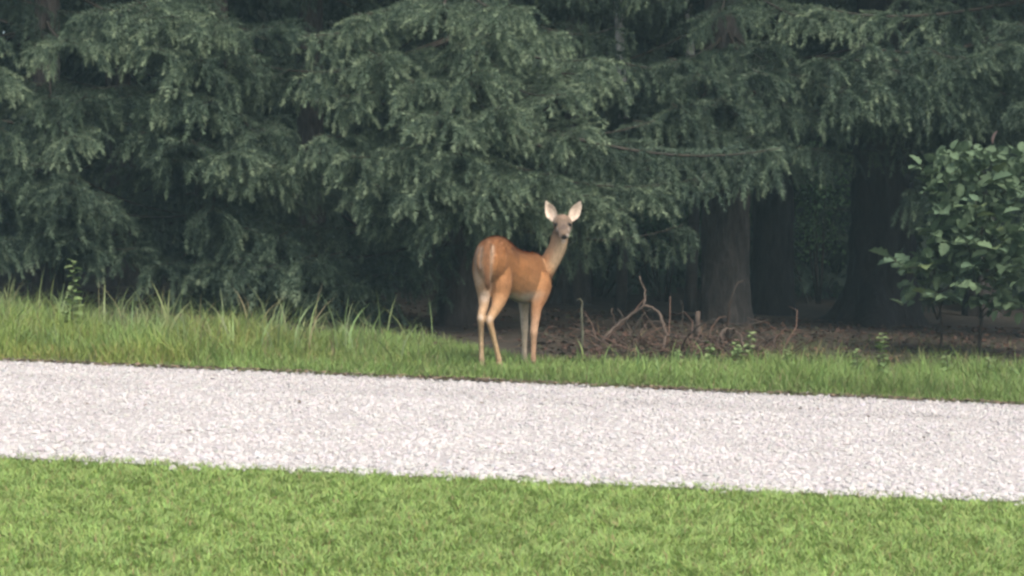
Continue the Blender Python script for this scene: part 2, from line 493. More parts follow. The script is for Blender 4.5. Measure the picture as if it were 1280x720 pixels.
# second row, in the shade of the first
G2 = 'shaded spruce trees of the second row'
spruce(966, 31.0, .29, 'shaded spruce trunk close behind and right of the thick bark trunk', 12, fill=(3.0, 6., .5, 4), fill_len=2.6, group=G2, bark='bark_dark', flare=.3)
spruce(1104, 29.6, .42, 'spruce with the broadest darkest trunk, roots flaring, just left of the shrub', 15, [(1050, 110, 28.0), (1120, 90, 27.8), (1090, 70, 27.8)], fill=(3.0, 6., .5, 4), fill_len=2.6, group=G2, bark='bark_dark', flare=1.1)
for k, (px, Y, lb, lo) in enumerate([(-40, 30.5, 'shaded spruce behind the sprays at the left edge', .8), (150, 31.5, 'shaded spruce behind the leafy weed and narrow sprays', .6), (390, 31.0, 'shaded spruce behind the gap left of the bright central spruce', .5),
                                     (540, 32.5, 'shaded spruce in the dark behind the rump of the deer', .8), (720, 31.8, 'shaded spruce in the dark behind the head of the deer', 2.0), (1225, 33.0, 'shaded spruce behind the broadleaf shrub', .5)]):
    spruce(px, Y, .2, lb, 20 + k, fill=(lo, 6., .5, 4), fill_len=2.5, group=G2)

# pale slender trunks added to stand in for bright gaps at the top
for px, Y, lb in ((776, 30.2, 'pale slender trunk standing in for a bright gap at the top right of the bright spruce'), (863, 30.6, 'pale slender trunk standing in for a bright gap at the top above the thick bark trunk')):
    b = on_ground(px, Y)
    t = empty('sky_gap_trunk', b, lb, 'tree', 'pale slender trunks standing in for sky gaps')
    zz = np.linspace(-.1, 9, 28)
    V, F, tr = tube(np.stack([.05 * np.sin(zz), .04 * np.cos(zz * 1.3), zz], -1), .085 * (1 - zz / 12), 10)
    k = smooth(2.3, 3.0, V[:, 2])[:, None]          # dark base hides the lower trunk; pale above stands in for sky light
    link('trunk', np_mesh('trunk', V, [F, tr], M['pale_bark'], np.array([.03, .028, .026]) * (1 - k) + np.array([.75, .75, .73]) * k, True), t)

# dark woodland mass behind everything
rng = np.random.default_rng(5)
V_, C_ = [], []
for row, Yw in enumerate((36.3, 38.6, 41.0, 43.5, 46.5)):
    for x in np.arange(-17, 17.1, 1.9):
        bx, by = x + rng.uniform(-.6, .6), Yw + rng.uniform(-.7, .7)
        bz = float(ground_z(bx, by))
        for k in range(64):
            f = (k + rng.random()) / 64
            coarse_sprays(rng, V_, C_, np.array([bx, by, bz + .2 + 13 * f ** 1.3]), rng.uniform(0, 6.283), 2.3 * (1 - .85 * f ** 1.3), rng.uniform(-.5, -.05), 40, .15, 1. + .35 * row)
V_ = np.concatenate(V_)
tag(link('dark_woodland', np_mesh('dark_woodland', V_, np.arange(len(V_)).reshape(-1, 3), M['needle'], np.concatenate(C_))),
    'dark mass of conifers closing the view deep in the wood', 'woodland', kind='stuff')

# ------------------------------------------------------------------ leaves, undergrowth, shrub
def leaf_mesh(name, col, lobed=True, n=9):
    """leaf along +X, length 1, folded along the midrib, lobed outline"""
    t = np.linspace(0, 1, n)
    wv = .36 * np.sin(np.clip(t, 0, 1) ** .8 * math.pi) ** .8
    if lobed: wv = wv * (1 + .2 * np.cos(np.arange(n) * math.pi))
    mid = np.stack([t, 0 * t, -.18 * t ** 2], -1)
    l = mid + np.stack([.03 * t, wv, .35 * wv], -1); r = mid + np.stack([.03 * t, -wv, .35 * wv], -1)
    V = np.concatenate([l, mid, r])
    F = [(k, n + k, n + k + 1, k + 1) for k in range(n - 1)] + [(n + k, 2 * n + k, 2 * n + k + 1, n + k + 1) for k in range(n - 1)]
    c = np.broadcast_to(np.asarray(col, float), V.shape).copy()
    c[n:2 * n] *= 1.15
    return np_mesh(name, V, np.array(F), M['leaf'], c, smooth=True)

SHRUB_LEAVES = [leaf_mesh('leaf', c) for c in ((.09, .142, .08), (.076, .125, .072), (.102, .156, .084), (.08, .13, .078), (.125, .175, .078))]

def orient(loc, d, s, rollv):
    x = Vector(d).normalized()
    y = Vector((0, 0, 1)).cross(x)
    y = y.normalized() if y.length > 1e-3 else Vector((0, 1, 0))
    z = x.cross(y)
    return Matrix.Translation(loc) @ Matrix((x, y, z)).transposed().to_4x4() @ Matrix.Rotation(rollv, 4, 'X') @ Matrix.Scale(s, 4)

random.seed(31)
sb = on_ground(1225, 24.0)
shrub = empty('broadleaf_shrub', sb, 'broadleaf shrub with large lobed green leaves at the right edge', 'shrub')
stems = Bag()
stem = Bag().tube([(0, 0, -.1), (.03, 0, .4), (-.02, .03, .9), (.05, 0, 1.5)], [.022, .018, .013, .006], 7)
link('stem', stem.mesh('stem', M['twigwood']), shrub)
stem = Bag().tube([(-.38, .1, -.1), (-.36, .1, .3), (-.45, .05, .8), (-.5, 0, 1.2)], [.016, .013, .01, .005], 7)
link('stem', stem.mesh('stem', M['twigwood']), shrub)
shrub_tips = [(1110, 320, 23.4), (1135, 335, 23.3), (1155, 365, 23.3), (1185, 370, 23.3), (1200, 355, 23.2), (1160, 330, 23.5), (1150, 205, 23.6), (1165, 235, 23.5), (1190, 215, 23.5), (1225, 195, 23.5), (1260, 195, 23.5),
              (1285, 230, 23.4), (1180, 260, 23.4), (1220, 250, 23.2), (1255, 265, 23.2), (1290, 280, 23.2), (1165, 290, 23.5), (1205, 295, 23.2), (1245, 310, 23.2), (1280, 330, 23.2), (1215, 330, 23.3), (1260, 350, 23.4),
              (1320, 250, 23.5), (1330, 320, 23.5), (1350, 200, 23.8), (1240, 225, 23.4), (1200, 275, 24.3), (1270, 300, 24.3), (1175, 240, 24.4), (1300, 200, 23.9), (1225, 372, 23.6), (1265, 378, 23.7)]
count = 0
for q, (px, py, Y) in enumerate(shrub_tips):
    tip = P(px, py, Y) - sb
    root = Vector((random.uniform(-.05, .05), 0, max(.35, tip.z * random.uniform(.45, .8)))) if px > 1190 else Vector((-.42, .05, max(.3, tip.z * random.uniform(.5, .8))))
    mid = root.lerp(tip, .55) + Vector((0, 0, .08))
    bb = Bag().tube([root, mid, tip], [.007, .005, .003], 5)
    br = link('branch', bb.mesh('branch', M['twigwood']), shrub)
    for k in range(9):
        f = .45 + .55 * (k + .5) / 9
        p = root.lerp(mid, f / .55) if f < .55 else mid.lerp(tip, (f - .55) / .45)
        a = random.uniform(0, 6.283)
        d = (tip - mid).normalized() * .6 + Vector((math.cos(a), math.sin(a) - .35, random.uniform(-.35, .45)))
        o = link('leaf', random.choice(SHRUB_LEAVES[:4]) if random.random() < .88 else SHRUB_LEAVES[4], shrub)
        o.matrix_local = orient(p, d, random.uniform(.13, .22), random.uniform(-.6, .6))
        count += 1
# the many leaves inside the shrub that cannot be told apart
rl = np.random.default_rng(44)
Vl, Fl, Cl, nl_ = [], [], [], 0
src = SHRUB_LEAVES[1]
lv = np.array([v.co[:] for v in src.vertices]); lf = np.array([p.vertices[:] for p in src.polygons])
for q in range(1900):
    px, py = rl.uniform(1125, 1345), rl.uniform(185, 392)
    if py > 345 and rl.random() < .5: py -= 60
    if px < 1165 and py < 310: px += 45
    if fbm(px / 38., py / 30., 66, 2) < .36: continue
    m = orient(P(px, py, rl.uniform(23.5, 24.6)) - sb, rl.normal(size=3) + np.array([0, -.4, 0]), rl.uniform(.08, .16), rl.uniform(-1, 1))
    m = np.array(m)
    Vl.append(lv @ m[:3, :3].T + m[:3, 3]); Fl.append(lf + nl_); nl_ += len(lv)
    Cl.append(np.broadcast_to(np.array([.098, .152, .085]) * rl.uniform(.85, 1.2), lv.shape))
tag(link('inner_foliage', np_mesh('inner_foliage', np.concatenate(Vl), np.concatenate(Fl), M['leaf'], np.concatenate(Cl), True), shrub), kind='stuff')
o = link('withered_leaf', leaf_mesh('withered_leaf', (.32, .22, .19), False), shrub)
o.matrix_local = orient(P(1241, 180, 23.5) - sb, (.1, -.3, 1), .14, 1.2)
o['label'] = 'pinkish withered leaf at the top of the shrub'

# bushes deep in the wood that show as green through the gaps
def bush(px, Y, wx, hz, label, seed, n=1500, col=(.07, .14, .07), z0=.25):
    b = on_ground(px, Y)
    t = empty('bush', b, label, 'bush', 'green bushes deep in the wood')
    rng = np.random.default_rng(seed)
    ct = rng.normal(size=(26, 3)) * np.array([wx * .42, .35, hz * .26]) + np.array([0, 0, z0 + hz * .5])
    i = rng.integers(0, 26, n)
    p = ct[i] + rng.normal(size=(n, 3)) * .17
    p[:, 2] = np.maximum(p[:, 2], .05)
    d = rng.normal(size=(n, 3)); d[:, 1] -= .5; d /= np.linalg.norm(d, axis=1)[:, None]
    s = np.cross(d, rng.normal(size=(n, 3))); s /= np.linalg.norm(s, axis=1)[:, None]
    l = rng.uniform(.05, .11, n)[:, None]
    V = np.stack([p, p + d * l * .5 + s * l * .3, p + d * l, p + d * l * .5 - s * l * .3], 1).reshape(-1, 3)
    c = np.asarray(col) * rng.uniform(.6, 1.35, (n, 1)) * (.7 + .6 * rng.random((26, 1)))[i]
    f = link('foliage', np_mesh('foliage', V, np.arange(4 * n).reshape(n, 4), M['leaf'], np.repeat(c, 4, 0)), t)
    bag = Bag()
    for k in range(7):
        c_ = ct[k]
        bag.tube([(c_[0] * .2, 0, -.05), (c_[0] * .6, c_[1] * .5, c_[2] * .5), tuple(c_)], [.014, .01, .004], 5)
    link('stem', bag.mesh('stem', M['twigwood']), t)

bush(830, 33.5, 1.0, 1.3, 'green bush seen left of the thick bark trunk behind the fallen branch', 1, z0=.55)
bush(1025, 34.5, .75, 1.7, 'green bush seen in the gap between second trunk and black opening', 2, z0=.5, col=(.085, .16, .075))
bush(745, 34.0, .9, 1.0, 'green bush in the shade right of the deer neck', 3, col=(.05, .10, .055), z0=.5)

# ------------------------------------------------------------------ dead wood
fb0 = on_ground(800, 22.4)
fb = empty('fallen_branch', fb0, 'forked dead branch arching up from the brown litter right of the deer', 'branch')
def pxpath(pts, base):
    return [P(*p) - base for p in pts]
def spline(pts, n=4):
    pts = [Vector(p) for p in pts]
    out = []
    for i in range(len(pts) - 1):
        p0, p1, p2, p3 = pts[max(0, i - 1)], pts[i], pts[i + 1], pts[min(len(pts) - 1, i + 2)]
        for k in range(n):
            t = k / n
            out.append(.5 * ((2 * p1) + (p2 - p0) * t + (2 * p0 - 5 * p1 + 4 * p2 - p3) * t * t + (3 * p1 - p0 - 3 * p2 + p3) * t ** 3))
    out.append(pts[-1])
    return out
def stick(parent, name, pts, r0, r1, base, m='deadwood', jit=.011):
    r0, r1 = r0 * .78, r1 * .78
    s = spline(pxpath(pts, base))
    s = [p + Vector((random.uniform(-jit, jit), random.uniform(-jit, jit), random.uniform(-jit, jit))) for p in s]
    return link(name, Bag().tube(s, np.linspace(r0, r1, len(s)), 7).mesh(name, M[m]), parent)
stick(fb, 'limb', [(742, 446, 22.3), (756, 424, 22.3), (770, 408, 22.35), (786, 396, 22.4), (803, 382, 22.4), (807, 368, 22.45), (800, 345, 22.5)], .026, .010, fb0)
stick(fb, 'limb', [(803, 382, 22.4), (816, 384, 22.4), (825, 396, 22.35), (831, 412, 22.3), (833, 422, 22.3), (822, 448, 22.2)], .017, .024, fb0)
stick(fb, 'limb', [(832, 421, 22.3), (848, 421, 22.2), (864, 422, 22.2), (876, 427, 22.15), (890, 425, 22.15)], .015, .008, fb0)
stick(fb, 'twig', [(770, 408, 22.35), (767, 399, 22.3), (765, 386, 22.3)], .013, .006, fb0)
stick(fb, 'twig', [(786, 430, 22.2), (794, 440, 22.1), (787, 412, 22.2)], .008, .005, fb0)
stick(fb, 'twig', [(828, 405, 22.3), (818, 402, 22.2), (806, 406, 22.2), (800, 420, 22.1)], .007, .004, fb0)
stick(fb, 'twig', [(784, 448, 22.0), (788, 436, 22.0), (795, 424, 22.0)], .008, .004, fb0)
st0 = on_ground(873, 23.5)
o = Bag().tube([(0, 0, -.1), (.01, 0, .12), (-.005, 0, .26), (.0, 0, .36)], [.035, .03, .028, .024], 8)
tag(link('dead_stub', o.mesh('dead_stub', M['deadwood'])), 'short upright dead stub in front of the thick bark trunk', 'stub').location = st0
st1 = on_ground(727, 21.6)
o = Bag().tube([(0, 0, -.1), (.01, 0, .2), (0, .0, .42), (.005, 0, .5), (-.02, -.02, .53), (-.045, -.02, .52)], [.014, .013, .012, .012, .011, .008], 7)
M['stalk'] = mat('dry_stalk', (.10, .11, .075), .9, color2=(.07, .07, .05), var=.2, scale=20)
tag(link('dry_stalk', o.mesh('dry_stalk', M['stalk'])), 'thin pale dry stalk with bent top just right of the deer', 'stalk').location = st1
hb0 = on_ground(915, 22.2)
hb = empty('bent_twig', hb0, 'hooped reddish dead twig at the foot of the thick bark trunk', 'twig')
stick(hb, 'stem', [(893, 446, 22.1), (898, 422, 22.1), (906, 412, 22.15), (916, 411, 22.2), (926, 422, 22.2), (930, 440, 22.1)], .016, .012, hb0)
stick(hb, 'twig', [(906, 412, 22.15), (902, 425, 22.05), (910, 440, 22.0)], .010, .006, hb0)

rb = np.random.default_rng(12)
bag = Bag()
for k in range(150):
    c_ = on_ground(rb.uniform(735, 975), rb.uniform(21.5, 23.2))
    L_ = rb.uniform(.2, .75); az = rb.uniform(0, 6.283); el = abs(rb.normal()) * .45
    d_ = np.array([math.cos(az) * math.cos(el), math.sin(az) * math.cos(el), math.sin(el)])
    q0 = np.array(c_) + np.array([0, 0, rb.uniform(-.02, .08)])
    b1 = rb.normal(size=3) * .12 * L_
    pts = [q0, q0 + d_ * L_ * .4 + b1, q0 + d_ * L_ * .75 + b1 * .8, q0 + d_ * L_ + np.array([0, 0, -.06]) * rb.random()]
    r_ = rb.uniform(.004, .010)
    bag.tube(pts, [r_, r_ * .9, r_ * .7, r_ * .4], 4, np.array([(.11, .07, .052), (.085, .062, .048), (.13, .085, .062), (.07, .058, .045)][k % 4]) * rb.uniform(.6, 1.05))
tag(link('brush_pile', bag.mesh('brush_pile', M['litter'])), 'tangle of reddish dead twigs round the fallen branch', 'brush', kind='stuff')
# litter: twigs and dry leaves on the forest floor
rng = np.random.default_rng(77)
n = 16000
X = rng.uniform(-7, 8, n); Y = 20.6 + 9 * rng.random(n) ** 1.4
pxl = 640 + X / Y * FPX
keep = (pxl > 660) | ((Y > 23.2) & (rng.random(n) < .3)) | (rng.random(n) < .05)
X, Y = X[keep], Y[keep]; n = len(X)
heap = np.exp(-((X - 1.6) / .9) ** 2 - ((Y - 22.2) / .7) ** 2)
Z = ground_z(X, Y) - .02 + rng.random(n) * (.03 + .22 * heap)
a = rng.uniform(0, 6.283, n); el = rng.normal(size=n) * (.12 + .5 * heap)
d = np.stack([np.cos(a) * np.cos(el), np.sin(a) * np.cos(el), np.sin(el)], -1)
l = rng.uniform(.05, .22, n) * (1 + .8 * heap); wd = np.where(rng.random(n) < .5, rng.uniform(.004, .009, n), rng.uniform(.015, .035, n))
l = np.where(wd > .012, rng.uniform(.04, .09, n), l)
s = np.cross(d, np.array([0, 0, 1.]) + rng.normal(size=(n, 3)) * .4); s /= np.linalg.norm(s, axis=1)[:, None]
p = np.stack([X, Y, Z], -1)
up = np.cross(s, d)
V = np.stack([p - d * (l / 2)[:, None], p + s * wd[:, None] + up * (wd * .6)[:, None], p + d * (l / 2)[:, None], p - s * wd[:, None] + up * (wd * .6)[:, None]], 1).reshape(-1, 3)
pal = np.array([(.062, .040, .030), (.045, .034, .025), (.088, .056, .04), (.04, .042, .024), (.074, .044, .032)])
C = np.repeat(pal[rng.integers(0, 5, n)] * rng.uniform(.7, 1.2, (n, 1)), 4, 0)
tag(link('leaf_litter', np_mesh('leaf_litter', V, np.arange(4 * n).reshape(n, 4), M['litter'], C)), 'reddish brown litter of dry leaves and twigs under the spruces', 'litter', kind='stuff')

# ------------------------------------------------------------------ deer
DS = []      # skeleton samples: (point, radius, part, t)
bmd = bmesh.new()
def ell_tube(pts, ra, rb, up, name, n=16):
    """closed tube of ellipses; ra along the side axis, rb along the up axis"""
    pts = [Vector(p) for p in pts]
    # resample smoothly
    dense = spline(pts, 4)
    ts = np.linspace(0, 1, len(dense)); tk = np.linspace(0, 1, len(pts))
    A = np.interp(ts, tk, ra); Bq = np.interp(ts, tk, rb)
    rings = []
    for i, p in enumerate(dense):
        t = (dense[min(i + 1, len(dense) - 1)] - dense[max(i - 1, 0)]).normalized()
        s = t.cross(Vector(up)).normalized(); u = s.cross(t).normalized()
        rings.append([bmd.verts.new(p + s * (A[i] * math.cos(k * 2 * math.pi / n)) + u * (Bq[i] * math.sin(k * 2 * math.pi / n))) for k in range(n)])
        DS.append((p, (A[i] + Bq[i]) / 2, name, ts[i]))
    for r0, r1 in zip(rings[:-1], rings[1:]):
        for k in range(n):
            bmd.faces.new((r0[k], r0[(k + 1) % n], r1[(k + 1) % n], r1[k]))
    bmd.faces.new(rings[0][::-1]); bmd.faces.new(rings[-1])

UPZ = (0, 0, 1)
torso = [(604, 323, 19.60, .05, .09), (608, 324, 19.66, .115, .165), (614, 325, 19.76, .140, .196), (622, 326, 19.87, .140, .210), (633, 334, 20.0, .132, .196), (645, 343, 20.14, .142, .214),
         (656, 347, 20.28, .148, .225), (667, 346, 20.42, .132, .212), (675, 346, 20.52, .105, .165), (681, 347, 20.60, .06, .10)]
ell_tube([P(*q[:3]) for q in torso], [q[3] for q in torso], [q[4] for q in torso], UPZ, 'torso', 22)
neck = [(668, 350, 20.44, .095, .125), (677, 343, 20.48, .090, .112), (685, 331, 20.48, .085, .098), (692, 319, 20.47, .080, .090), (697, 308, 20.46, .077, .084), (699.5, 297, 20.46, .074, .076), (702, 286, 20.47, .058, .060)]
ell_tube([P(*q[:3]) for q in neck], [q[3] for q in neck], [q[4] for q in neck], (.2, -1, .2), 'neck', 16)
head = [(702, 275, 20.53, .03, .03), (702.5, 276, 20.50, .066, .056), (703, 277.5, 20.44, .083, .067), (703.5, 281, 20.38, .085, .064), (704.3, 286, 20.32, .068, .054), (704.8, 291, 20.265, .052, .043), (705.2, 295, 20.225, .045, .036), (705.4, 296.5, 20.208, .022, .018)]
ell_tube([P(*q[:3]) for q in head], [q[3] for q in head], [q[4] for q in head], UPZ, 'head', 16)
def limb(pts, name, flat=1.0, up=(0, 1, 0.01)):
    ell_tube([P(*q[:3]) for q in pts], [q[3] for q in pts], [q[3] * flat for q in pts], up, name, 12)
# right hind (towards the camera's right), thigh, stifle forward, hock back, cannon, hoof
limb([(619, 322, 19.86, .10), (625, 340, 19.83, .104), (626.5, 356, 19.80, .096), (625, 370, 19.78, .074), (621, 383, 19.72, .050), (615, 394, 19.66, .037), (612, 400, 19.63, .034), (613.5, 408, 19.64, .027), (617, 422, 19.68, .0225), (621, 438, 19.72, .021), (623.5, 449, 19.745, .026), (625, 455, 19.75, .024)], 'hind_right', 1.12)
limb([(622, 452, 19.745, .018), (626, 458.5, 19.715, .028), (627.5, 461.5, 19.69, .022)], 'hoof', 1.0)
# left hind
limb([(604, 322, 19.74, .082), (603, 338, 19.74, .085), (604, 354, 19.75, .074), (605, 370, 19.76, .055), (604.5, 383, 19.72, .041), (602, 393, 19.66, .034), (601.3, 399, 19.64, .033), (601.3, 407, 19.66, .026), (601.5, 422, 19.70, .022), (601.8, 438, 19.73, .021), (602, 449, 19.74, .025), (602.5, 455, 19.74, .024)], 'hind_left', 1.1)
limb([(602, 452, 19.74, .018), (603, 459, 19.71, .027), (603.5, 462, 19.69, .021)], 'hoof', 1.0)
# right fore
limb([(674, 345, 20.34, .092), (677, 358, 20.30, .088), (674, 372, 20.27, .072), (670.5, 384, 20.24, .051), (669, 398, 20.22, .039), (667.6, 410, 20.21, .035), (667, 416, 20.205, .035), (667, 424, 20.21, .026), (666.8, 438, 20.22, .0225), (666.6, 448, 20.225, .026), (667, 454, 20.22, .023)], 'fore_right', 1.05)
limb([(667, 450, 20.23, .018), (667.4, 455.5, 20.19, .026), (667.6, 458.3, 20.17, .020)], 'hoof', 1.0)
# left fore
limb([(658, 352, 20.50, .075), (656, 366, 20.50, .066), (655, 379, 20.49, .048), (655.3, 392, 20.48, .037), (655.6, 405, 20.47, .033), (655.8, 411, 20.465, .033), (655.8, 420, 20.47, .025), (655.5, 434, 20.48, .022), (655.5, 445, 20.48, .025), (655.6, 450, 20.47, .023)], 'fore_left', 1.05)
limb([(655.6, 447, 20.48, .018), (655.8, 452.5, 20.45, .025), (656, 455, 20.43, .020)], 'hoof', 1.0)
# tail
tailp = [(610, 303, 19.60, .030, .03), (609, 313, 19.545, .040, .022), (608.5, 326, 19.53, .041, .02), (609, 340, 19.54, .036, .018), (609.5, 352, 19.56, .026, .016), (610, 361, 19.585, .010, .010)]
ell_tube([P(*q[:3]) for q in tailp], [q[3] for q in tailp], [q[4] for q in tailp], (0, -1, .1), 'tail', 12)
# ears: cupped shells, thick enough to be solid
def ear(basep, tipp, wid, name, turn):
    b, t = Vector(basep), Vector(tipp)
    ax = (t - b); L = ax.length; ax.normalize()
    fwd = Vector((turn, -1, .1)); fwd = (fwd - ax * fwd.dot(ax)).normalized()
    sd = ax.cross(fwd).normalized()
    n, m = 11, 9
    prof = [.34, .56, .78, .94, 1.0, .98, .90, .74, .52, .28, .05]
    grid = {}
    for layer in (0, 1):
        for i in range(n):
            f = i / (n - 1)
            for j in range(m):
                g = (j / (m - 1) - .5) * 2
                wv = wid * prof[i]
                p = b + ax * (L * f) + sd * (wv * math.sin(g * 1.25) / math.sin(1.25) * .98) - fwd * (wv * .75 * math.cos(g * 1.25)) - fwd * (-.012 if layer else 0)
                grid[layer, i, j] = bmd.verts.new(p)
            if layer == 0: DS.append((b + ax * (L * f), wid * prof[i], name, f))
    for i in range(n - 1):
        for j in range(m - 1):
            bmd.faces.new((grid[0, i, j], grid[0, i + 1, j], grid[0, i + 1, j + 1], grid[0, i, j + 1]))
            bmd.faces.new((grid[1, i, j], grid[1, i, j + 1], grid[1, i + 1, j + 1], grid[1, i + 1, j]))
    for i in range(n - 1):
        bmd.faces.new((grid[0, i, 0], grid[1, i, 0], grid[1, i + 1, 0], grid[0, i + 1, 0]))
        bmd.faces.new((grid[0, i, m - 1], grid[0, i + 1, m - 1], grid[1, i + 1, m - 1], grid[1, i, m - 1]))
    for j in range(m - 1):
        bmd.faces.new((grid[0, 0, j], grid[0, 0, j + 1], grid[1, 0, j + 1], grid[1, 0, j]))
        bmd.faces.new((grid[0, n - 1, j], grid[1, n - 1, j], grid[1, n - 1, j + 1], grid[0, n - 1, j + 1]))
ear(P(693, 277, 20.46), P(682, 250.5, 20.50), .055, 'ear_left', -.25)
ear(P(713, 277, 20.46), P(726.5, 251, 20.50), .055, 'ear_right', .35)
bmesh.ops.recalc_face_normals(bmd, faces=bmd.faces[:])
dm = bpy.data.meshes.new('deer_raw')
bmd.to_mesh(dm); bmd.free()
tmp = bpy.data.objects.new('deer_raw', dm)
COL.objects.link(tmp)
md = tmp.modifiers.new('remesh', 'REMESH'); md.mode = 'VOXEL'; md.voxel_size = .0075; md.use_smooth_shade = True
ms = tmp.modifiers.new('smooth', 'SMOOTH'); ms.factor = .5; ms.iterations = 5
dg = bpy.context.evaluated_depsgraph_get()
me = bpy.data.meshes.new_from_object(tmp.evaluated_get(dg), depsgraph=dg)
bpy.data.objects.remove(tmp, do_unlink=True)
me.name = 'deer'
nv = len(me.vertices)
co = np.empty(nv * 3, np.float32); me.vertices.foreach_get('co', co); co = co.reshape(-1, 3).astype(float)
no = np.empty(nv * 3, np.float32); me.vertex_normals.foreach_get('vector', no); no = no.reshape(-1, 3)
names = ['torso', 'neck', 'head', 'hind_right', 'hind_left', 'fore_right', 'fore_left', 'tail', 'hoof', 'ear_left', 'ear_right']
sp = np.array([tuple(d[0]) for d in DS]); sr = np.array([d[1] for d in DS]); sn = np.array([names.index(d[2]) for d in DS]); st = np.array([d[3] for d in DS])
dist = np.full((nv, len(names)), 9.); par = np.zeros((nv, len(names)))
for k in range(len(names)):
    q = np.where(sn == k)[0]
    if not len(q): continue
    dd = np.linalg.norm(co[:, None] - sp[q][None], axis=2) - sr[q][None]
    j = dd.argmin(1)
    dist[:, k] = dd[np.arange(nv), j]; par[:, k] = st[q][j]
W = np.exp(-np.maximum(dist - dist.min(1)[:, None], 0) / .026)
W /= W.sum(1)[:, None]
# body axes: forward and the deer's right
fw = np.array([.57, .82, 0]); fw /= np.linalg.norm(fw); rt = np.array([fw[1], -fw[0], 0])
c0 = np.array(P(622, 326, 19.87))
side = (co - c0) @ rt
zb = co[:, 2]
S = lambda *c: np.array(c, float)
RUST, TAN, PALE, WHITE, GREY = S(.435, .215, .088), S(.48, .29, .155), S(.50, .37, .24), S(.66, .62, .56), S(.15, .115, .09)
def mixc(a, b, t): t = np.asarray(t)[:, None]; return a * (1 - t) + b * t
cols = np.zeros((nv, len(names), 3))
nz_ = fbm(co[:, 0] * 9 + co[:, 1] * 5, co[:, 2] * 9, 3)
back_z = P(645, 314, 20.14).z; belly_z = P(650, 377, 20.2).z
hgt = np.clip((zb - belly_z) / (back_z - belly_z), -.2, 1.4) + (nz_ - .5) * .15
tc_ = mixc(RUST, TAN, smooth(.75, .15, hgt) * .65)
tc_ = mixc(tc_, S(.26, .11, .043), smooth(.8, 1.1, hgt) * .65)
tc_ = mixc(tc_, WHITE, smooth(.27, .08, hgt))
cols[:, 0] = tc_
rear = smooth(.10, .02, par[:, 0])               # rump patch: pale rim each side of the tail
cols[:, 0] = mixc(cols[:, 0], S(.44, .29, .185), rear * .5)
thr = smooth(-.1, .75, (no @ np.array([.75, -.45, -.35])))
cols[:, 1] = mixc(mixc(RUST, S(.36, .255, .175), smooth(.1, .75, par[:, 1])), S(.62, .49, .36), thr)
hd = mixc(GREY, S(.21, .15, .11), smooth(.6, .1, par[:, 2]))
cols[:, 2] = hd
for k in (3, 4):
    lc = mixc(S(.36, .18, .08), S(.50, .335, .20), smooth(.15, .52, par[:, k]))
    lc = mixc(lc, S(.60, .45, .29), smooth(.55, .75, par[:, k]))
    cols[:, k] = lc
cols[:, 4] = mixc(cols[:, 4], S(.52, .42, .32), .55 + 0 * zb)
cols[:, 5] = mixc(S(.35, .17, .075), S(.52, .35, .25), smooth(.2, .5, par[:, 5]))
cols[:, 5] = mixc(cols[:, 5], S(.56, .44, .34), smooth(.05, .7, -(no @ rt)) * smooth(.3, .45, par[:, 5]))
cols[:, 6] = mixc(S(.52, .44, .36), S(.60, .53, .45), smooth(.2, .5, par[:, 6]))
# tail: brown above, white fringe at the edges
te = np.abs((co - c0) @ np.array([1., 0, 0]) - ((sp[sn == 7][0] - c0)[0] + (par[:, 7]) * .0))
cx = np.interp(par[:, 7], st[sn == 7], sp[sn == 7][:, 0])
hw = np.interp(par[:, 7], st[sn == 7], [d[1] for d in DS if d[2] == 'tail'])
eg = np.abs(co[:, 0] - cx) / (hw + .008)
cols[:, 7] = mixc(S(.19, .10, .055), S(.64, .56, .47), smooth(.62, .95, eg) * smooth(.02, .15, par[:, 7]))
cols[:, 8] = S(.05, .04, .035)
for k, tp in ((9, (682, 250.5, 20.5)), (10, (726.5, 251, 20.5))):
    facing = smooth(.05, .5, -no[:, 1])
    ec = mixc(S(.13, .095, .075), S(.70, .63, .58), facing * smooth(1.02, .86, par[:, k]))
    ax = np.interp(par[:, k], st[sn == k], sp[sn == k][:, 0])
    ctr = np.exp(-((co[:, 0] - ax) / .014) ** 2) * smooth(.15, .35, par[:, k]) * smooth(.85, .55, par[:, k])
    ec = mixc(ec, S(.45, .35, .31), ctr * .7)
    axp = np.stack([np.interp(par[:, k], st[sn == k], sp[sn == k][:, q]) for q in range(3)], -1)
    off = co - axp; off[:, 1] = 0
    rim = np.linalg.norm(off, axis=1) / (np.interp(par[:, k], st[sn == k], sr[sn == k]) + .004)
    ec = mixc(ec, S(.12, .09, .075), smooth(.72, .98, rim) * .85)
    cols[:, k] = ec
coat = (.74 + .26 * fbm(co[:, 0] * 14 + co[:, 1] * 9, co[:, 2] * 12, 8) + .26 * fbm(co[:, 0] * 45 + co[:, 1] * 30, co[:, 2] * 30, 18))[:, None]
fur = coat * (cols * W[:, :, None]).sum(1) * np.array([.93, .88, .78])
def spot(px, py, Y, r, col, amt=1.):
    global fur
    d = np.linalg.norm(co - np.array(P(px, py, Y)), axis=1)
    fur = mixc(fur, np.asarray(col), amt * smooth(r, r * .45, d))
from mathutils.bvhtree import BVHTree
me_b = BVHTree.FromPolygons([tuple(c) for c in co], [tuple(p.vertices) for p in me.polygons])
def onto(px, py):
    d = (P(px, py, 20) - Vector((0, 0, CAMZ))).normalized()
    return me_b.ray_cast(Vector((0, 0, CAMZ)), d)[0]
def face(px, py, r, col, amt=1.):
    h = onto(px, py)
    if h is None: return
    global fur
    d = np.linalg.norm(co - np.array(h), axis=1)
    fur = mixc(fur, np.asarray(col), amt * smooth(r, r * .4, d))
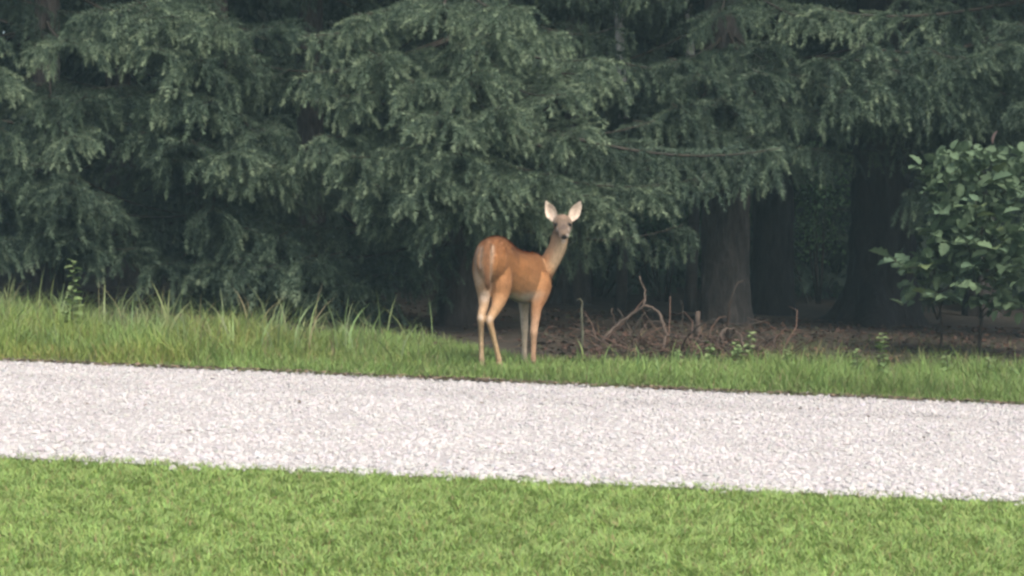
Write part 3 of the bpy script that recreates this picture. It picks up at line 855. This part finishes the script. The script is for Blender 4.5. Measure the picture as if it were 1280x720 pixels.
# rump: white edges either side of the tail (the pale patch that edges a doe's rump)
for f in np.linspace(0, 1, 9):
    spot(595, 306 + 50 * f, 19.66, .055, (.50, .42, .34), .35)
spot(607, 370, 19.70, .07, (.62, .53, .43), .5)
def streak(p0, p1, r, col, amt, n=40):
    global fur
    hits = [onto(p0[0] + (p1[0] - p0[0]) * f, p0[1] + (p1[1] - p0[1]) * f) for f in np.linspace(0, 1, n)]
    hits = np.array([tuple(h) for h in hits if h is not None])
    dd = np.linalg.norm(co[:, None] - hits[None], axis=2); j = dd.argmin(1)
    wob = r * (.7 + .6 * fbm(co[:, 2] * 30, co[:, 0] * 30, 9))
    fur = mixc(fur, np.asarray(col), amt * smooth(.3, -1, (dd.min(1) - wob) / (wob * .9)) * (1 - .55 * smooth(.5, 1, j / n)))
streak((602.5, 309), (601.5, 352), .026, (.58, .48, .38), .6)
streak((616.5, 308), (613.5, 362), .024, (.58, .47, .36), .6)
# face
face(704.3, 271, .05, (.24, .165, .115), .6); face(704.3, 284, .042, (.10, .072, .058), .95); face(704.5, 279, .03, (.15, .11, .085), .7)
face(696, 288, .036, (.40, .34, .29), .6); face(712, 288, .036, (.40, .34, .29), .4)
face(699.5, 296, .032, (.42, .37, .33), .7); face(709.5, 295, .028, (.46, .41, .36), .7)
face(705, 300, .03, (.55, .50, .45), .7)
face(705.3, 296.6, .036, (.022, .018, .018), 1.0)
face(694.8, 281, .036, (.03, .025, .022), 1.); face(712.2, 281, .036, (.03, .025, .022), 1.)
spot(612, 398, 19.60, .045, (.60, .50, .39), .5); spot(601, 396, 19.60, .04, (.66, .58, .48), .5)
a = me.attributes.new('Col', 'FLOAT_COLOR', 'POINT')
ca = np.ones((nv, 4), np.float32); ca[:, :3] = fur
a.data.foreach_set('color', ca.ravel())
me.materials.clear(); me.materials.append(M['fur'])
base = on_ground(640, 20.0)
co2 = (co - np.array(base)).astype(np.float32)
me.vertices.foreach_set('co', co2.ravel()); me.update()
deer = link('deer', me); deer.location = base
tag(deer, 'reddish brown doe standing on the grassy verge, head turned to the camera', 'deer')
for px, py in ((694.8, 281), (712.2, 281)):
    bm = bmesh.new(); bmesh.ops.create_icosphere(bm, subdivisions=2, radius=.018)
    em = bpy.data.meshes.new('eye'); bm.to_mesh(em); bm.free(); em.materials.append(M['eye'])
    for p_ in em.polygons: p_.use_smooth = True
    e = link('eye', em, deer); e.location = onto(px, py) - base

# short coat lying along the body: thin hairs that break the outline
me.calc_loop_triangles()
tri = np.array([t.vertices[:] for t in me.loop_triangles])
pa, pb, pc = co[tri[:, 0]], co[tri[:, 1]], co[tri[:, 2]]
ar = np.linalg.norm(np.cross(pb - pa, pc - pa), axis=1)
nh = 90000
pick = RNG.choice(len(tri), nh, p=ar / ar.sum())
u_, v_ = RNG.random(nh), RNG.random(nh); m_ = u_ + v_ > 1; u_[m_] = 1 - u_[m_]; v_[m_] = 1 - v_[m_]
hp_ = pa[pick] + (pb - pa)[pick] * u_[:, None] + (pc - pa)[pick] * v_[:, None]
hn_ = no[tri[pick, 0]].astype(float); hc = fur[tri[pick, 0]]
wm = W[tri[pick, 0]]
flow = (wm[:, [0]] * (-fw * .9 + np.array([0, 0, -.45])) + wm[:, [1]] * np.array([-.25, -.1, -1.]) + wm[:, [2]] * np.array([0, .8, .5]) + wm[:, 3:9].sum(1)[:, None] * np.array([0, 0, -1.]) + wm[:, 9:].sum(1)[:, None] * np.array([0, 0, 1.]))
flow = flow + RNG.normal(size=(nh, 3)) * .22
flow -= hn_ * (flow * hn_).sum(1)[:, None]
flow /= np.linalg.norm(flow, axis=1)[:, None] + 1e-9
hd_ = flow + hn_ * RNG.uniform(.12, .42, nh)[:, None]
ln_ = RNG.uniform(.014, .030, nh) * (wm[:, 0] + .9 * wm[:, 1] + .35 * wm[:, 2] + .55 * wm[:, 3:7].sum(1) + 1.1 * wm[:, 7] + .2 * wm[:, 8] + .3 * wm[:, 9:].sum(1))
sd_ = np.cross(hd_, hn_); sd_ /= np.linalg.norm(sd_, axis=1)[:, None] + 1e-9
hw_ = RNG.uniform(.001, .0026, nh)[:, None]
HV = np.stack([hp_ - sd_ * hw_, hp_ + sd_ * hw_, hp_ + hd_ * ln_[:, None]], 1).reshape(-1, 3) - np.array(base)
HC = np.repeat(hc * RNG.uniform(.55, 1.32, (nh, 1)), 3, 0)
hair = link('coat_hair', np_mesh('coat_hair', HV, np.arange(3 * nh).reshape(nh, 3), M['hair'], HC), deer)
hair['kind'] = 'stuff'

# ------------------------------------------------------------------ grass
def blades(X, Y, Z, h, wd, lean, az, col, seg=3, curl=1.0):
    """curved grass blades (numpy): triangles and quads in one mesh"""
    n = len(X)
    ca, sa = np.cos(az), np.sin(az)
    face = az + RNG.uniform(-1.2, 1.2, n)
    wx, wy = -np.sin(face), np.cos(face)
    vs, cs = [], []
    for k in range(seg + 1):
        f = k / seg
        off = lean * h * f ** (1 + curl)
        z = Z + h * f * (1 - .35 * np.clip(lean, 0, 1.5) * f)
        cx_, cy_ = X + ca * off, Y + sa * off
        wk = wd * (1 - f ** 1.5) * .5
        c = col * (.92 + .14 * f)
        if k < seg:
            vs += [np.stack([cx_ - wx * wk, cy_ - wy * wk, z], -1), np.stack([cx_ + wx * wk, cy_ + wy * wk, z], -1)]
            cs += [c, c]
        else:
            vs.append(np.stack([cx_, cy_, z], -1)); cs.append(c)
    m = 2 * seg + 1
    V = np.stack(vs, 1).reshape(-1, 3); C = np.stack(cs, 1).reshape(-1, 3)
    b = (np.arange(n) * m)[:, None]
    Q = np.concatenate([b + np.array([2 * k, 2 * k + 1, 2 * k + 3, 2 * k + 2]) for k in range(seg - 1)]) if seg > 1 else np.zeros((0, 4), int)
    T = b + np.array([2 * seg - 2, 2 * seg - 1, 2 * seg])
    return V, [Q, T], C

def grass_object(name, label, cat, parts):
    bag = Bag()
    for V, Fs, C in parts: bag.add(V, Fs, C)
    return tag(link(name, bag.mesh(name, M['grass'], False)), label, cat, kind='stuff')

def gcol(n, base, tone, dry=.06, drycol=(.30, .25, .12)):
    c = np.asarray(base)[None] * tone[:, None] * RNG.uniform(.8, 1.2, (n, 1))
    c = c * (1 + RNG.normal(size=(n, 3)) * .06)
    m = RNG.random(n) < dry
    c[m] = np.asarray(drycol) * RNG.uniform(.6, 1.1, (m.sum(), 1))
    return np.clip(c, .005, .9)

# mown lawn
n = 235000
Y = 8.3 + (12.5 - 8.3) * RNG.random(n); X = RNG.uniform(-1, 1, n) * (Y * .23 + 2.3)
ne = near_edge(X)
cl = fbm(X * 4, Y * 4, 1); big = fbm(X * .8, Y * 1.1, 2); fine = fbm(X * 11, Y * 11, 61, 2)
keep = (Y < ne + .03 + .05 * RNG.random(n)) & (RNG.random(n) < .8)
X, Y, cl, big, fine, ne = X[keep], Y[keep], cl[keep], big[keep], fine[keep], ne[keep]; n = len(X)
h = (.026 + .05 * cl * fine) * RNG.uniform(.5, 1.4, n)
tone = (.9 + .26 * big) * (.78 + .46 * fine)
c = gcol(n, (.225, .325, .098), tone, .05)
az = fbm(X * 7, Y * 7, 7, 2) * 16 + RNG.normal(size=n) * 1.0
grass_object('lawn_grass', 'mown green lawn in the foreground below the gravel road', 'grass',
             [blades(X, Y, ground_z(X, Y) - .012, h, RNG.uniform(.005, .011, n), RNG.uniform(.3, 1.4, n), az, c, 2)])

# verge grass along the far edge of the road
parts = []
n = 120000
X = RNG.uniform(-7.2, 7.2, n); Y = 18.1 + 5.4 * RNG.random(n) ** 1.15
pxl = 640 + X / Y * FPX
leftness = smooth(640, 250, pxl)
back = 20.75 + 2.4 * smooth(690, 520, pxl) + .9 * smooth(900, 1250, pxl) + .9 * (fbm(X * 1.1, Y * 0 + 2, 14) - .5)
fade = smooth(back + .35, back - .35, Y)
clp = fbm(X * 3.2, Y * 3.2, 15)
keep = (Y > far_edge(X) + .02 + .09 * RNG.random(n)) & (RNG.random(n) < fade * (.35 + 1.1 * clp)) & ~((np.abs(pxl - 700) < 0))
X, Y, pxl, leftness, clp = X[keep], Y[keep], pxl[keep], leftness[keep], clp[keep]; n = len(X)
edge = smooth(0, .9, Y - far_edge(X))
h = (.05 + .11 * clp * edge) * RNG.uniform(.6, 1.35, n) * (1 + leftness * edge * (.1 + 1.9 * smooth(.35, .7, fbm(X * 1.5, Y * 1.5, 17))))
h *= 1 + (.2 + 1.1 * smooth(.4, .7, fbm(X * 2.6, Y * 2.6, 29))) * smooth(840, 1000, pxl) * edge
deer_zone = np.exp(-((pxl - 640) / 60) ** 2) * smooth(19.0, 19.5, Y)
h *= 1 - .25 * deer_zone
tone = (.7 + .6 * clp) * (.75 + .5 * fbm(X * .7, Y * .7, 19))
yl = (smooth(.45, .7, fbm(X * 1.3, Y * 2, 18)) * leftness)[:, None]
c = gcol(n, (.162, .245, .072), tone * 1.08, .07, (.26, .23, .12)) * (1 - yl + yl * np.array([1.25, 1.05, .9]))
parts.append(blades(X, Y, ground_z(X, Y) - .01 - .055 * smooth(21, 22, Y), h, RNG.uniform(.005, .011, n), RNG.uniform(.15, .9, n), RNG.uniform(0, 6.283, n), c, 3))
# taller, arching growth on the left
n = 9000
X = RNG.uniform(-7.2, .0, n); Y = RNG.uniform(19.2, 23.4, n); pxl = 640 + X / Y * FPX
clp = fbm(X * 1.6, Y * 1.6, 25)
keep = RNG.random(n) < smooth(560, 200, pxl) * smooth(.46, .66, clp) * smooth(18.9, 20.2, Y)
X, Y, clp = X[keep], Y[keep], clp[keep]; n = len(X)
h = RNG.uniform(.18, .58, n) * (.5 + .8 * clp)
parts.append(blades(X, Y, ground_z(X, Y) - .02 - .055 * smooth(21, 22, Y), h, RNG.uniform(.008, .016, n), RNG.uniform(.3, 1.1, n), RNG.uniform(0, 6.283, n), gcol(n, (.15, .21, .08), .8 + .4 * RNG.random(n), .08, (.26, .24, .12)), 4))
# wispy stems standing above it
n = 520
X = RNG.uniform(-6.5, -.6, n); Y = RNG.uniform(19.6, 22.2, n); pxl = 640 + X / Y * FPX
keep = RNG.random(n) < smooth(600, 330, pxl) * (.25 + 1.2 * smooth(.4, .7, fbm(X * 2.2, Y * 2.2, 83)))
X, Y = X[keep], Y[keep]; n = len(X)
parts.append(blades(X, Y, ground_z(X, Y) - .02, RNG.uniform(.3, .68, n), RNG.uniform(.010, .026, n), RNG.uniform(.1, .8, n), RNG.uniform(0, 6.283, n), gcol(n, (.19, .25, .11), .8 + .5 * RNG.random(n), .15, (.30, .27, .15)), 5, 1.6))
n = 420
X = RNG.uniform(.4, 6.5, n); Y = RNG.uniform(19.4, 21.6, n)
keep = RNG.random(n) < (.2 + 1.2 * smooth(.42, .68, fbm(X * 2.4, Y * 2.4, 87))); X, Y = X[keep], Y[keep]; n = len(X)
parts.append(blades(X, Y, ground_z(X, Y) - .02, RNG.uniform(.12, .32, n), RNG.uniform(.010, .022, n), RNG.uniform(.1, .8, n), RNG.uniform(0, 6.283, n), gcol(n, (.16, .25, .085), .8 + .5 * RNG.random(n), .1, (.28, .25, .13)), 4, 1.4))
grass_object('verge_grass', 'unmown green grass along the far side of the gravel road', 'grass', parts)

# thin dull grass and seedlings on the forest floor at the right
n = 26000
X = RNG.uniform(.8, 8, n); Y = RNG.uniform(20.8, 27, n); pxl = 640 + X / Y * FPX
clp = fbm(X * 2, Y * 2, 33)
keep = RNG.random(n) < (.15 + .85 * smooth(850, 1080, pxl)) * smooth(.42, .66, clp) * smooth(27, 22, Y)
X, Y = X[keep], Y[keep]; n = len(X)
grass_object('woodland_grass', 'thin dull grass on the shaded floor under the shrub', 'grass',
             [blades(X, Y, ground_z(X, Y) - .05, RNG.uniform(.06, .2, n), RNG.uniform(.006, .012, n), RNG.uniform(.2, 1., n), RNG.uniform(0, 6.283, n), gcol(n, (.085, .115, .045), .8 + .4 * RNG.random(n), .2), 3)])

# single tall grass tufts that stand out of the verge on the left
random.seed(91)
def tuft(px, Y, h, label, nb=6, lean=.3, wd=.036):
    b = on_ground(px, Y)
    t = empty('tall_grass_tuft', b, label, 'grass tuft', 'tall grass tufts on the left verge')
    for k in range(nb):
        hh = h * (1 if k == 0 else random.uniform(.45, .9))
        V, Fs, C = blades(np.array([random.uniform(-.05, .05)]), np.array([random.uniform(-.05, .05)]), np.array([-.03]), np.array([hh]), np.array([wd * random.uniform(.7, 1.2)]),
                          np.array([lean * random.uniform(.2, 1.6)]), np.array([random.uniform(0, 6.283)]), np.array([[.20, .24, .10]]) * random.uniform(.8, 1.15), 6)
        link('blade', Bag().add(V, Fs, C).mesh('blade', M['grass'], True), t)
for px, Y, h, lb in ((10, 20.6, .66, 'tall grass tuft at the left edge of the verge'), (172, 20.3, .56, 'tall upright pale grass tuft left of the arching one'), (206, 20.4, .70, 'tall arching grass blade tuft right of the leafy weed'),
                     (325, 20.8, .50, 'tall slanting grass tuft under the low sprays'), (378, 20.9, .44, 'pale grass tuft nearest to the deer on its left'), (55, 20.2, .38, 'low dense grass tuft between left edge and leafy weed'), (255, 20.4, .36, 'short grass tuft midway along the left verge')):
    tuft(px, Y, h, lb)

WEED_LEAVES = [leaf_mesh('leaf', c, False, 6) for c in ((.16, .235, .09), (.13, .20, .075), (.19, .255, .11))]
def weed(px, Y, h, label, nl=12, ls=.085, lean=0., stemcol='twigwood'):
    b = on_ground(px, Y)
    t = empty('leafy_weed', b, label, 'weed', 'leafy weeds standing in the verge')
    pts = [Vector((lean * h * (f ** 1.5) + .01 * math.sin(f * 7 + px), .01 * math.cos(f * 5), -.03 + h * f)) for f in np.linspace(0, 1, 6)]
    link('stem', Bag().tube(pts, np.linspace(.007, .003, 6), 5).mesh('stem', M['stalk']), t)
    for k in range(nl):
        f = .25 + .75 * k / (nl - 1)
        i = min(4, int(f * 5)); p = pts[i].lerp(pts[i + 1], f * 5 - i)
        a = k * 2.4 + random.uniform(-.4, .4)
        o = link('leaf', random.choice(WEED_LEAVES), t)
        o.matrix_local = orient(p, (math.cos(a), math.sin(a), random.uniform(-.3, .6)), ls * (1.25 - .6 * f) * random.uniform(.8, 1.2), random.uniform(-.5, .5))
for px, Y, h, nl, ls, lb in ((90, 20.6, 0.75, 34, 0.104, 'tallest leafy weed, standing alone among the tall grass on the left'), (1105, 20.2, 0.44, 30, 0.087, 'bushy pale green weed standing highest in the right verge'), (1072, 20.5, 0.26, 22, 0.070, 'small weed just left of the bushy pale green one'),
                             (1185, 20.4, 0.29, 22, 0.070, 'small weed right of the bushy pale green one, below the shrub'), (921, 21.0, 0.26, 22, 0.074, 'leafy weed at the foot of the hooped twig'), (938, 21.6, 0.31, 23, 0.079, 'leafy weed right of the hooped twig against brown litter'),
                             (986, 20.8, 0.21, 18, 0.070, 'low weed between hooped twig and bushy weed'), (848, 21.3, 0.13, 18, 0.079, 'low yellowish weed under the fallen branch'), (1238, 20.6, 0.24, 18, 0.070, 'weed nearest to the right edge'), (888, 21.2, 0.22, 18, 0.070, 'low weed below the dead stub')):
    weed(px, Y, h, lb, nl, ls)

# ------------------------------------------------------------------ gravel
rng = np.random.default_rng(8)
bm = bmesh.new(); bmesh.ops.create_icosphere(bm, subdivisions=1, radius=1)
iv = np.array([v.co[:] for v in bm.verts]); itf = np.array([[v.index for v in f.verts] for f in bm.faces]); bm.free()
n = 57000
Y = 12.25 + 6.1 * rng.random(n); X = rng.uniform(-1, 1, n) * (Y * .235 + 2.2)
cl = fbm(X * 1.5, Y * 1.5, 51)
keep = (Y > near_edge(X) - .04 - .05 * rng.random(n)) & (Y < far_edge(X) + .03 + .04 * rng.random(n)) & (rng.random(n) < .6 + .6 * cl)
X, Y = X[keep], Y[keep]; n = len(X)
sX, sY = rng.uniform(-4, 4, 420), rng.random(420)
sY = np.where(rng.random(420) < .6, near_edge(sX) - .22 * sY ** 2, far_edge(sX) + .2 * sY ** 2)
X, Y = np.concatenate([X, sX]), np.concatenate([Y, sY]); n = len(X)      # stones spilled into the grass
r = .007 + .015 * rng.random(n) ** 2.4
r = r * (1 + .35 * smooth(13.3, 12.5, Y))
sc = rng.uniform(.65, 1.25, (n, 3)); sc[:, 2] *= .75
V = iv[None] * (1 + rng.uniform(-.22, .22, (n, len(iv), 1))) * (sc * r[:, None])[:, None, :]
a = rng.uniform(0, 6.283, n); ca, sa = np.cos(a)[:, None], np.sin(a)[:, None]
V = np.stack([V[..., 0] * ca - V[..., 1] * sa, V[..., 0] * sa + V[..., 1] * ca, V[..., 2]], -1)
tl = rng.normal(size=n)[:, None] * .35
V = np.stack([V[..., 0], V[..., 1] * np.cos(tl) - V[..., 2] * np.sin(tl), V[..., 1] * np.sin(tl) + V[..., 2] * np.cos(tl)], -1)
zr = ground_z(X, Y) + .03 * np.sin(np.clip((Y - 12.36) / 5.96, 0, 1) * math.pi) + .012 * (fbm(X * 2, Y * 2, 31) - .5)
V = V + np.stack([X, Y, zr + r * .12], -1)[:, None, :]
F = (np.arange(n) * len(iv))[:, None, None] + itf[None]
wave = .12 * np.exp(-((Y - 16.9) / .5) ** 2) * fbm(X * .6, Y * 2, 71) * 2 + .10 * smooth(17.2, 18.2, Y) - .05 * np.exp(-((Y - 13.6) / .6) ** 2)
c = np.array([.425, .417, .412]) * (1 - wave[:, None]) * (rng.uniform(.86, 1.1, (n, 1)) + .16 * (fbm(X * 3.2, Y * 3.2, 52) - .5)[:, None]) * (1 + rng.normal(size=(n, 3)) * .02)
C = np.repeat(np.clip(c, 0, .85), len(iv), 0)
tag(link('gravel_stones', np_mesh('gravel_stones', V.reshape(-1, 3), F.reshape(-1, 3), M['stone'], C)), 'loose pale limestone gravel covering the road', 'gravel', kind='stuff')
# crumbs of soil and dead grass along the far edge of the road
n = 3500
X = rng.uniform(-6, 6, n); Y = far_edge(X) + rng.normal(size=n) * .06 + .01
X[:260] = -.35 + rng.normal(size=260) * .18; X[260:420] = 1.2 + rng.normal(size=160) * .14
Y[:420] = far_edge(X[:420]) - .02 + rng.normal(size=420) * .07
X[420:500] = rng.uniform(-4, 4, 80); Y[420:500] = rng.uniform(12.5, 18.2, 80)
d = np.stack([np.cos(a_ := rng.uniform(0, 6.283, n)), np.sin(a_), rng.normal(size=n) * .15], -1)
l = rng.uniform(.02, .07, n)[:, None]; s = np.stack([-d[:, 1], d[:, 0], rng.normal(size=n) * .3], -1) * rng.uniform(.005, .016, n)[:, None]
p = np.stack([X, Y, ground_z(X, Y) + .012 + .015 * rng.random(n) + .03 * np.sin(np.clip((Y - 12.36) / 5.96, 0, 1) * math.pi)], -1)
V = np.stack([p - d * l * .5, p + s, p + d * l * .5, p - s], 1).reshape(-1, 3)
pal = np.array([(.09, .07, .05), (.13, .10, .07), (.20, .15, .10), (.07, .06, .045)])
tag(link('edge_debris', np_mesh('edge_debris', V, np.arange(4 * n).reshape(n, 4), M['litter'], np.repeat(pal[rng.integers(0, 4, n)], 4, 0))), 'strip of soil crumbs and dead grass where gravel meets the verge', 'debris', kind='stuff')
# ------------------------------------------------------------------ haze added to lift the dark wood
hv = bpy.data.materials.new('haze'); hv.use_nodes = True
hn = hv.node_tree.nodes; hn.clear()
ho = hn.new('ShaderNodeOutputMaterial'); hp = hn.new('ShaderNodeVolumePrincipled')
hp.inputs['Color'].default_value = (.55, .88, .97, 1); hp.inputs['Density'].default_value = .0013
hv.node_tree.links.new(hp.outputs[0], ho.inputs['Volume'])
bm = bmesh.new(); bmesh.ops.create_cube(bm, size=1)
hm = bpy.data.meshes.new('haze'); bm.to_mesh(hm); bm.free(); hm.materials.append(hv)
hz = link('haze', hm); hz.scale = (540, 600, 24); hz.location = (0, 137, 9); 
tag(hz, 'thin bluish haze added to lift the dark tones of the wood', 'haze', kind='stuff')
print('TRIS', sum(sum(len(p.vertices) - 2 for p in m.polygons) for m in bpy.data.meshes if m.users), 'objects', len(bpy.data.objects))
